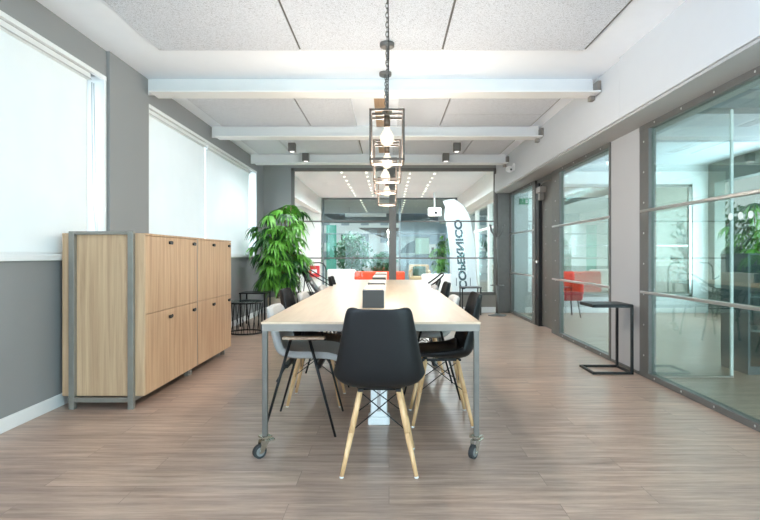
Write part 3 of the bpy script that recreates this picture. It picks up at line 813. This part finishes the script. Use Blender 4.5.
# ------------------------------------------------------------------ small tables, rack
t = thing('side_table', (2.28, 5.04, 0), 'black C-shaped side table with square tube frame against the right pier', 'side table')
m = MB(); s = .022
x0, x1, y0, y1 = -.36, 0.0, -.16, .16
for z in (.011, .637):
    m.box(x0, x1, y0-s/2, y0+s/2, z-s/2, z+s/2); m.box(x0, x1, y1-s/2, y1+s/2, z-s/2, z+s/2)
    m.box(x0-s/2, x0+s/2, y0-s/2, y1+s/2, z-s/2, z+s/2); m.box(x1-s/2, x1+s/2, y0-s/2, y1+s/2, z-s/2, z+s/2)
for y in (y0, y1): m.box(x1-s/2, x1+s/2, y-s/2, y+s/2, 0.01, .64)
m.build('frame', 'black_metal', t)
m = MB(); m.box(x0-.008, x1+.008, y0-.008, y1+.008, .648, .656, .002); m.build('table_top', 'black_metal', t)

t = thing('drum_table', (-2.06, 7.48, 0), 'round black wire drum table with glass top beside the oak cabinets', 'side table')
m = MB(); R = .235
for z in (.012, .44): m.tube([(R*math.cos(a*PI/16), R*math.sin(a*PI/16), z) for a in range(32)], .011, 6, True)
for k in range(36):
    a = k*2*PI/36; a2 = a+.22*(1 if k % 2 else -1)
    m.tube([(R*math.cos(a), R*math.sin(a), .012), (R*math.cos(a2), R*math.sin(a2), .44)], .004, 5)
m.build('wire_drum', 'black_metal', t)
m = MB(); m.lathe([(.25, .449), (.252, .455), (.25, .461)], seg=40); m.build('table_top', 'glass_top', t)

def sq_table(x, y, w, d_, h, label):
    t = thing('square_table', (x, y, 0), label, 'side table')
    m = MB(); m.box(-w/2, w/2, -d_/2, d_/2, h-.018, h, .003); m.build('table_top', 'black_metal', t)
    for sx in (-1, 1):
        for sy in (-1, 1): MB().box(sx*(w/2-.02)-.011, sx*(w/2-.02)+.011, sy*(d_/2-.02)-.011, sy*(d_/2-.02)+.011, 0, h-.017, .002).build('leg', 'black_metal', t)
sq_table(-2.13, 8.30, .42, .40, .53, 'square thin black side table in front of the potted plant at left')
sq_table(1.53, 9.80, .38, .36, .52, 'square thin black side table at right before the low back wall')

t = thing('coat_rack', (2.0, 9.62, 0), 'dark metal coat rack with branching hooks in the far right corner', 'coat rack')
m = MB(); m.lathe([(.17, 0), (.17, .012), (.05, .03), (.03, .05)], seg=28); m.build('base', 'steel_dark', t)
m = MB(); m.cone((0, 0, .02), (0, 0, .55), .026, .026, 14); m.cone((0, 0, .5), (0, 0, 1.60), .019, .017, 14); m.sph((0, 0, 1.62), .026); m.build('pole', 'steel_dark', t)
for k in range(6):
    a = k*PI/3+.2; c, s_ = math.cos(a), math.sin(a)
    m = MB(); m.tube([(0, 0, 1.46), (.06*c, .06*s_, 1.48), (.12*c, .12*s_, 1.56), (.14*c, .14*s_, 1.66)], .010, 7); m.sph((.14*c, .14*s_, 1.67), .017, 10, 8)
    m.build('hook', 'steel_dark', t)
m = MB(); m.tube([(.12*math.cos(a*PI/10), .12*math.sin(a*PI/10), .56) for a in range(20)], .007, 6, True)
for k in range(3): a = k*2*PI/3; m.tube([(0, 0, .56), (.12*math.cos(a), .12*math.sin(a), .56)], .006, 5)
m.build('umbrella_ring', 'steel_dark', t)
# wall socket on low back wall
m = MB(); m.box(1.66, 1.74, YB-.01, YB, .20, .25, .003); tag(m.build('wall_socket', 'white_plastic', None, (1.70, YB, .225)), 'small white wall socket on the low taupe wall at right', 'socket')

# ------------------------------------------------------------------ plants
def leaf(m, base, d, L, w, droop):
    d = d.normalized(); side = d.cross(Vector((0, 0, 1)))
    side = side.normalized() if side.length > 1e-3 else Vector((1, 0, 0))
    prev = None
    n = 4
    for i in range(n+1):
        s_ = i/n; p = base+d*L*s_+Vector((0, 0, -droop*L*s_*s_)); ww = w*(math.sin(PI*(0.12+.88*s_)) if s_ < 1 else .04)
        cur = (m.bm.verts.new(p-side*ww+Vector((0, 0, ww*.3))), m.bm.verts.new(p), m.bm.verts.new(p+side*ww+Vector((0, 0, ww*.3))))
        if prev:
            for a in range(2):
                f = m.bm.faces.new((prev[a], prev[a+1], cur[a+1], cur[a])); f.smooth = True; f.material_index = m.mi
        prev = cur
def palm(x, y, h, label, pot=True, n=30, spread=.34, per=9, name='potted_palm', zp=.33, L=.24, w=.026):
    t = thing(name, (x, y, 0), label, 'plant')
    m = MB(); m.lathe([(.17, 0), (.19, .01), (.215, zp), (.20, zp), (.195, zp-.03), (.02, zp-.035)], seg=32); m.build('pot', 'pot', t)
    m = MB(); m.lathe([(.196, zp-.06), (.196, zp-.028), (.02, zp-.02)], seg=24); m.build('soil', 'soil', t)
    st = MB(); fo = MB()
    for k in range(5):
        a = k*2*PI/5; r_ = .06; hh = h*(.62+.36*random.random())
        if k == 0: hh = h*.97
        top = Vector((.14*math.cos(a)*1.3, .14*math.sin(a)*1.3, hh))
        st.tube([(r_*math.cos(a), r_*math.sin(a), zp-.04), (r_*1.3*math.cos(a), r_*1.3*math.sin(a), h*.4), tuple(top)], [.013, .011, .006], 7)
        stem = [Vector((r_*math.cos(a), r_*math.sin(a), zp-.04)), Vector((r_*1.3*math.cos(a), r_*1.3*math.sin(a), h*.4)), top]
        for j in range(n):
            s_ = .30+.70*(j/(n-1))
            p = stem[0].lerp(stem[1], s_*2) if s_ < .5 else stem[1].lerp(stem[2], s_*2-1)
            ang = random.random()*2*PI; rr = spread*(.35+.75*random.random())*math.sin(PI*min(1, max(.15, 1.12-s_*.95)))
            if s_ > .97: rr *= .5
            tip = p+Vector((math.cos(ang)*rr, math.sin(ang)*rr, rr*(.15+.4*random.random())))
            st.tube([tuple(p), tuple(p.lerp(tip, .5)+Vector((0, 0, .03))), tuple(tip)], .003, 4)
            out = (tip-p); out.z = 0
            if out.length < .01: out = Vector((1, 0, 0))
            out.normalize(); fo.mi = 0 if random.random() < .68 else 1
            for q in range(per):
                b_ = (q/(per-1)-.5)*2.6
                dirv = Vector((out.x*math.cos(b_)-out.y*math.sin(b_), out.x*math.sin(b_)+out.y*math.cos(b_), .10+.25*random.random()))
                leaf(fo, tip, dirv, L*(.65+.5*random.random()), w*(.8+.5*random.random()), .75+.6*random.random())
    st.build('stems', 'bark', t); 
    for v in fo.bm.verts: v.co.x = max(v.co.x, -.57)
    fo.build('foliage', ['leaf', 'leaf_dark'], t)
palm(-1.84, 8.80, 2.0, zp=.40, label='tall bushy green palm in a cream pot in front of the back left corner')
palm(2.0, 20.4, 1.9, 'green potted palm beside the pale blue wall deep in the lobby', n=16, spread=.2, per=8, zp=.3, w=.03)
palm(5.40, 7.4, 1.95, 'green palm added behind the right glass in place of a plant reflection', n=18, spread=.32, per=8, L=.26, w=.018)  # mirror image of the corner plant, built as a separate palm

def tree(x, y, h, r, label, name='leafy_tree', mat='tree_leaf', n=900, z0=.9):
    t = thing(name, (x, y, -.05), label, 'tree')
    m = MB(); m.tube([(0, 0, 0), (.05, .03, h*.4), (0, .05, h*.75)], [.11, .08, .04], 8)
    for k in range(6): a = k*1.05; m.tube([(.03, .03, h*(.3+.07*k)), (r*.6*math.cos(a), r*.6*math.sin(a), h*(.45+.07*k))], [.035, .012], 6)
    m.build('trunk', 'bark', t)
    f = MB()
    for k in range(n):
        while True:
            v = Vector((random.uniform(-1, 1), random.uniform(-1, 1), random.uniform(-1, 1)))
            if .35 < v.length < 1: break
        k_ = 1+.25*math.sin(v.x*7+v.z*5)*math.cos(v.y*6)
        p = Vector((v.x*r*k_, v.y*r*k_, z0+(h-z0)*(.5+.5*v.z)))
        s_ = random.uniform(.06, .13)
        a = Vector((random.uniform(-1, 1), random.uniform(-1, 1), random.uniform(-1, 1))).normalized(); c = a.orthogonal().normalized()
        f.mi = 0 if random.random() < .7 else 1
        f.quad(p-a*s_, p-c*s_*.5, p+a*s_, p+c*s_*.5)
    f.build('crown', [mat, 'leaf_dark'], t)
tree(-1.85, 26.0, 2.35, .85, 'bushy green tree outdoors behind the left half of the lobby', z0=.1, n=1500)
tree(-.35, 27.5, 1.3, .7, 'low green shrub tree outdoors to the right of the bushy one', z0=.1, n=1100)
tree(-4.4, 28.0, 2.2, .8, 'green tree outdoors partly hidden behind the teal glass strip', z0=.1, n=900)
tree(4.3, 18.5, 2.5, .9, 'green tree outside the right lobby windows, farther one', z0=.2)
tree(3.5, 14.6, 2.1, .55, 'green tree outside the right lobby windows, nearer one', z0=.2)
tree(7.8, 12.5, 2.6, .9, 'green tree outside the back window of the side room', z0=.2)

# ------------------------------------------------------------------ lobby furniture
t = thing('feather_flag', (1.55, 12.05, 0), 'tall pale feather flag with mirrored COPERNICO lettering beyond the glass', 'flag')
def fp(px, py, Y=12.0): return ((px-VPX)*Y/FOC-1.55, CZ+(VPY-py)*Y/FOC)
out = [fp(442.9, 201), fp(447, 199.6), fp(453.4, 199), fp(459, 201.5), fp(464, 206.4), fp(468.5, 213), fp(471.4, 222), fp(474.6, 243.5), fp(476.7, 281.5), fp(477.2, 296), fp(452.6, 296), fp(451.3, 281.5), fp(450.3, 254), fp(447.2, 228.6), fp(444.4, 216), fp(445.6, 207)]
m = MB(); m.prism(out, -.004, .0); m.build('banner_cloth', 'flag', t)
m = MB(); m.tube([(.58, .02, .0), (.55, .02, .3), (fp(477.6, 281)[0], .01, fp(477.6, 281)[1]), (fp(475.4, 243)[0], .01, fp(475.4, 243)[1]), (fp(472.2, 222)[0], .01, fp(472.2, 222)[1]), (fp(464.5, 205.6)[0], .01, fp(464.5, 205.6)[1]), (fp(453.4, 198.3)[0], .01, fp(453.4, 198.3)[1])], .010, 6)
m.build('pole', 'steel_light', t)
m = MB(); m.box(.33, .83, -.2, .24, 0, .03, .01); m.build('base_plate', 'steel_dark', t)
cu = bpy.data.curves.new('lettering', 'FONT'); cu.body = 'COPERNICO'; cu.size = .235; cu.extrude = .001; cu.offset = .010; cu.space_character = 1.0
to = bpy.data.objects.new('tmp', cu); C.objects.link(to); bpy.context.view_layer.update()
me = bpy.data.meshes.new_from_object(to.evaluated_get(bpy.context.evaluated_depsgraph_get()))
bpy.data.objects.remove(to)
xs = [v.co.x for v in me.vertices]; ys_ = [v.co.y for v in me.vertices]
Lw = max(xs)-min(xs); Hh = max(ys_)-min(ys_)
pb = fp(463.8, 289.5); pt = fp(458.0, 219.5)          # middle of the first and the last letter edge
for v in me.vertices:
    s_ = (v.co.x-min(xs))/Lw; q = (v.co.y-min(ys_))/Hh-.5
    # mirrored: read upwards with the letter tops to the right
    v.co = Vector((pb[0]+(pt[0]-pb[0])*s_+q*.185, -.0065+(v.co.z), pb[1]+(pt[1]-pb[1])*s_))
me.materials.clear(); me.materials.append(M['flag_ink'])
lo = bpy.data.objects.new('lettering', me); C.objects.link(lo); lo.parent = t
m = MB()
for px in (456.6, 470.6): a = fp(px, 278); c = fp(px, 286); m.box(a[0]-.008, a[0]+.008, -.007, -.005, c[1], a[1])
m.build('logo_bars', 'flag_ink', t)

m = MB(); 
t = thing('fire_hose_box', (-2.28, 15.99, .45), 'red fire hose box with white label on white lobby wall at left', 'fire box')
m = MB(); m.box(-.15, .15, -.12, .008, .0, .34, .006); m.build('box_body', 'red', t)
m = MB(); m.box(-.08, .08, -.124, -.119, .11, .23, .002); m.build('label_plate', 'white_plastic', t)
def sofa(x, y, w, d_, h, mat, label, back=True):
    t = thing('sofa', (x, y, 0), label, 'sofa')
    m = MB(); m.box(-w/2, w/2, -d_/2, d_/2, .10, .40, .04, 3); m.build('seat', mat, t)
    m = MB(); m.box(-w/2, w/2, d_/2-.2 if back else -d_/2, d_/2 if back else -d_/2+.18, .35, h, .05, 3); m.build('backrest', mat, t)
    for sx in (-1, 1):
        for sy in (-1, 1): MB().cone((sx*(w/2-.08), sy*(d_/2-.08), 0), (sx*(w/2-.08), sy*(d_/2-.08), .11), .02, .025, 10).build('leg', 'black_metal', t)
sofa(-.25, 14.2, 1.35, .7, .68, 'orange', 'orange red upholstered bench sofa in the lobby behind the far table', False)
sofa(-1.35, 15.0, .8, .7, .72, 'white_up', 'small white sofa in the lobby left of the orange one', False)
sofa(1.35, 14.6, .9, .7, .60, 'white_up', 'low white seat in the lobby left of the feather flag', False)
t = thing('lounge_armchair', (1.02, 17.4, 0), 'tan rattan lounge armchair with green cushion before the blue wall', 'armchair')
m = MB(); m.box(-.34, .34, -.34, .34, .14, .42, .05, 3); m.box(-.34, .34, .20, .34, .4, .80, .05, 3); m.box(-.36, -.26, -.32, .3, .36, .62, .04, 3); m.box(.26, .36, -.32, .3, .36, .62, .04, 3)
m.build('rattan_body', 'rattan', t)
for sx in (-1, 1):
    for sy in (-1, 1): MB().cone((sx*.3, sy*.3, 0), (sx*.27, sy*.27, .16), .016, .02, 10).build('leg', 'beech', t)
m = MB(); m.box(-.22, .22, .02, .16, .42, .74, .05, 3); tag(m.build('cushion', 'cushion_green', None, (1.02, 17.4, .5)), 'dark green cushion leaning in the rattan armchair', 'cushion').location = (1.02, 17.4, .5)
bpy.data.objects['cushion'].location = (1.02, 17.4, 0); 
for v in bpy.data.objects['cushion'].data.vertices: v.co += Vector((1.02, 17.4, .5))
t = thing('wall_screen', (.98, 21.58, 1.1), 'wide dark framed screen picture with pale green right half on the blue wall', 'screen')
m = MB(); m.box(-.68, .72, -.04, .02, 0, .78, .006); m.build('frame', 'blind_grey', t)
m = MB(); m.box(.12, .68, -.046, -.03, .06, .72); m.build('pale_panel', 'tv_pale', t)
m = MB(); m.prism([(-.62, .08), (.08, .12), (.08, .62), (-.2, .5)], -.046, -.03); m.build('picture_patch', 'tv', t)
t = thing('soap_dispenser', (1.80, 21.52, 1.15), 'white dispenser box fixed on the blue wall left of the palm', 'dispenser')
m = MB(); m.box(-.14, .14, -.1, .078, .0, .42, .04, 3); m.build('body', 'white_plastic', t)
m = MB(); m.box(-.05, .05, -.105, -.09, .1, .28, .005); m.build('window', 'steel_dark', t)
# pendant canopy lamp box in the lobby
t = thing('projector_box', (1.28, 14.6, 2.20), 'white boxy projector hanging from the lobby ceiling left of the flag', 'projector')
m = MB(); m.box(-.18, .18, -.15, .15, 0, .24, .02, 3); m.build('body', 'white_plastic', t)
m = MB(); m.cone((0, 0, .24), (0, 0, .681), .02, .02, 12); m.build('mount', 'white_plastic', t)
m = MB(); m.cone((.02, -.15, .1), (.02, -.165, .1), .04, .04, 16); m.build('lens', 'black_metal', t)
# linear light on dark fascia
t = thing('linear_lamp', (-.85, 19.0, 2.52), 'long pale linear lamp hanging under the dark lobby ceiling', 'lamp')
m = MB(); m.box(-.75, .75, -.06, .06, 0, .12, .01); m.build('housing', 'white_plastic', t)
m = MB(); m.cone((-.6, 0, .12), (-.6, 0, .361), .006, .006, 6); m.cone((.6, 0, .12), (.6, 0, .361), .006, .006, 6); m.build('rods', 'steel_dark', t)

# ------------------------------------------------------------------ side room furniture
t = thing('display_cabinet', (3.75, 5.05, 0), 'low glass fronted display cabinet behind the near right glass wall', 'cabinet')
m = MB(); m.box(-.4, .4, -.2, .2, 0, .08, .004); m.box(-.4, .4, .18, .2, .08, 1.12); m.box(-.4, .4, -.2, .2, 1.12, 1.135, .002)
for x in (-.4, .38): m.box(x, x+.02, -.2, .2, .08, 1.12)
m.build('frame', 'slate', t)
for z in (.4, .72): MB().box(-.38, .38, -.18, .18, z, z+.012).build('shelf', 'white_plastic', t)
MB().box(-.38, .38, -.195, -.188, .08, 1.12).build('glass_door', 'glass_top', t)
m = MB(); m.lathe([(.03, 0), (.05, .03), (.05, .07), (.03, .10), (.03, .12)], (0, 0, 0), 16); tag(m.build('small_jar', 'red', None), 'small red jar on the upper shelf of the display cabinet', 'jar').location = (3.72, 5.0, .732)
m = MB(); m.lathe([(.03, 0), (.035, .05), (.02, .10), (.02, .13)], (0, 0, 0), 16); tag(m.build('small_vase', 'white_plastic', None), 'small white vase beside the red jar in the display cabinet', 'vase').location = (3.92, 5.0, .732)
t = thing('exit_sign', (2.62, YB-.03, 2.10), 'small green exit sign with white figure seen through the farthest right pane', 'sign')
m = MB(); m.box(-.13, .13, -.02, .029, 0, .16, .004); m.build('sign_box', 'exit_green', t); t.scale = (.7, 1, .7)
m = MB(); m.box(.02, .09, -.024, -.0195, .03, .13); m.sph((-.05, -.021, .12), .014, 10, 8, (1, .2, 1)); m.bar((-.05, -.021, .10), (-.045, -.021, .065), .02, .004); m.bar((-.045, -.021, .07), (-.085, -.021, .03), .012, .004); m.bar((-.045, -.021, .07), (-.02, -.021, .03), .012, .004); m.build('figure', 'white_plastic', t)
t = thing('red_chair', (3.20, 9.5, 0), 'red tub chair in the side room seen through the middle right pane', 'chair')
m = MB(); m.box(-.26, .26, -.26, .26, .30, .46, .05, 3); m.box(-.26, .26, .14, .28, .40, .82, .06, 3); m.box(-.28, -.19, -.24, .2, .4, .66, .04, 3); m.box(.19, .28, -.24, .2, .4, .66, .04, 3); m.build('tub_seat', 'red', t)
for sx in (-1, 1):
    for sy in (-1, 1): MB().cone((sx*.22, sy*.22, 0), (sx*.18, sy*.18, .32), .011, .013, 10).build('leg', 'black_metal', t)
# frosted dots on the glass door leaf of the near pane
for k in range(3):
    m = MB(); m.cone((0, -.001, 0), (0, 0.001, 0), .025, .025, 20)
    o = m.build('frosted_dot', 'dot', None); tag(o, ('leftmost', 'middle', 'rightmost')[k]+' of three frosted dots on the near right glass wall', 'marker', 'frosted dots on glass'); o.location = (XR+.0155, 3.60-.10*k, 1.385)
    o.rotation_euler = (0, 0, PI/2)
t = thing('meeting_table', (4.2, 2.6, 0), 'dark meeting table in the side room with slanted black legs', 'table')
m = MB(); m.box(-.5, .9, -.9, .9, .72, .75, .003); m.build('tabletop', 'table_wood', t)
for sx in (-.4, .8):
    for sy in (-1, 1): MB().bar((sx, sy*.8, 0), (sx*.8, sy*.55, .72), .05, .03).build('leg', 'black_metal', t)

# ------------------------------------------------------------------ outdoors
struct(MB().box(-40, 40, -20, 60, -.3, -.13).build('ground', 'ground'))
t = thing('office_building', (2, 36, -.13), 'white office building with rows of small windows outdoors behind the trees', 'building')
m = MB(); m.box(-9, 9, 0, 8, 0, 7); m.build('facade', 'facade', t)
for i in range(12):
    for j in range(5):
        MB().box(-8+i*1.35, -7.45+i*1.35, -.03, .01, .9+j*1.2, 1.5+j*1.2).build('window', 'facade_win', t)
t = thing('entrance_canopy', (.2, 24.6, 0), 'brown slatted canopy sticking out outdoors above the shrub', 'canopy')
m = MB()
m.prism([(-1.6, 2.38), (.6, 2.38), (.6, 1.9), (-.35, 1.9)], -.6, .6); m.build('roof', 'tan', t)
m = MB(); m.cone((.5, 0, -.13), (.5, 0, 1.92), .05, .05, 12); m.build('post', 'steel_dark', t)

# ------------------------------------------------------------------ light
w = bpy.data.worlds.new('overcast_sky'); scn.world = w; w.use_nodes = True
nt = w.node_tree; bg = nt.nodes['Background']
tcw = nt.nodes.new('ShaderNodeTexCoord'); sx_ = nt.nodes.new('ShaderNodeSeparateXYZ'); rp = nt.nodes.new('ShaderNodeValToRGB')
nt.links.new(tcw.outputs['Generated'], sx_.inputs[0]); nt.links.new(sx_.outputs['Z'], rp.inputs[0]); nt.links.new(rp.outputs[0], bg.inputs[0])
rp.color_ramp.elements[0].position = 0.0; rp.color_ramp.elements[0].color = (.9, .95, 1.0, 1)
rp.color_ramp.elements[1].position = .7; rp.color_ramp.elements[1].color = (0.78, 0.88, 1.0, 1)
bg.inputs[1].default_value = 0.55

def area(name, loc, rot, sx, sy, power, col=(1, 1, 1)):
    l = bpy.data.lights.new(name, 'AREA'); l.shape = 'RECTANGLE'; l.size = sx; l.size_y = sy; l.energy = power; l.color = col
    o = bpy.data.objects.new(name, l); C.objects.link(o); o.location = loc; o.rotation_euler = rot; return o
COOL = (.75, .89, 1.11)
# daylight at the windows, plus added fill lamps behind the viewer
area('daylight_window_near', (XL-.5, 2.7, 1.9), (0, -PI/2, 0), 1.6, 3.6, 19, COOL)
area('daylight_window_far', (XL-.5, 7.4, 1.9), (0, -PI/2, 0), 1.6, 4.3, 50, COOL)
area('fill_window_behind', (XL-.6, -1.3, 1.2), (0, -PI/2-.45, 0), 1.6, 3.3, 520, COOL)  # added key lamp at an unseen window, tilted up to brighten the ceiling
area('fill_rear_wall', (0.0, YR-.4, 1.2), (PI/2+.3, 0, 0), 4.6, 2.2, 75, COOL)  # added frontal fill lamp outside the unseen rear wall
area('fill_side_rear', (4.5, YR-.5, 1.3), (PI/2+.2, 0, .55), 2.8, 2.2, 420, COOL)  # added fill lamp aimed through the side room at the cabinet end
area('daylight_side_room', (6.7, 7.4, 1.2), (0, PI/2+.1, 0), 2.0, 4.6, 210, COOL)
area('daylight_lobby', (4.6, 16.5, 3.6), (0, math.radians(50), 0), 2.2, 12, 800, COOL)
area('daylight_lobby_end', (-1.4, 26.0, 4.6), (math.radians(-55), 0, 0), 5.0, 3, 600, COOL)
for i, y in enumerate(PN):
    l = bpy.data.lights.new('bulb_light', 'POINT'); l.energy = 16; l.color = (1, .92, .82); l.shadow_soft_size = .05
    o = bpy.data.objects.new('bulb_light', l); C.objects.link(o); o.location = (-.015, y, 1.75)
def spot_light(name, loc, e, soft=.06):
    l = bpy.data.lights.new(name, 'SPOT'); l.energy = e; l.spot_size = math.radians(165); l.spot_blend = .6; l.shadow_soft_size = soft; l.color = (.88, .95, 1.0)
    o = bpy.data.objects.new(name, l); C.objects.link(o); o.location = loc
for x_, y_, z_ in ((-1.50, 8.05, 2.70), (1.05, 8.05, 2.70), (-1.42, 8.875, 2.70), (.97, 8.875, 2.70)): spot_light('ceiling_spot_light', (x_, y_, z_), 24)
for x_ in (-1.0, .98):
    for y_ in (11.1, 12.6, 14.1, 15.4): spot_light('downlight_light', (x_, y_, 2.84), 90)
    for y_ in (17.4, 20.0): spot_light('downlight_light', (x_*.8, y_, 2.84), 45)
sun = bpy.data.lights.new('sun', 'SUN'); sun.energy = .35; sun.angle = .3; so = bpy.data.objects.new('sun', sun); C.objects.link(so); so.rotation_euler = (math.radians(50), 0, math.radians(-120))

# ------------------------------------------------------------------ camera
cam = bpy.data.cameras.new('camera'); cam.sensor_width = 36; cam.lens = FOC/760*36
cam.shift_x = -(VPX-380)/760; cam.shift_y = (VPY-260)/760
cam.clip_start = .05; cam.clip_end = 200
co = bpy.data.objects.new('camera', cam); C.objects.link(co); co.location = (0, 0, CZ); co.rotation_euler = (PI/2, 0, 0)
scn.camera = co
scn.view_settings.view_transform = 'Standard'; scn.view_settings.look = 'None'
scn.view_settings.gamma = 1; scn.view_settings.use_curve_mapping = False
scn.view_settings.exposure = 1.0
scn.cycles.max_bounces = 10; scn.cycles.diffuse_bounces = 5; scn.cycles.transparent_max_bounces = 24; scn.cycles.glossy_bounces = 4
scn.cycles.sample_clamp_indirect = 6
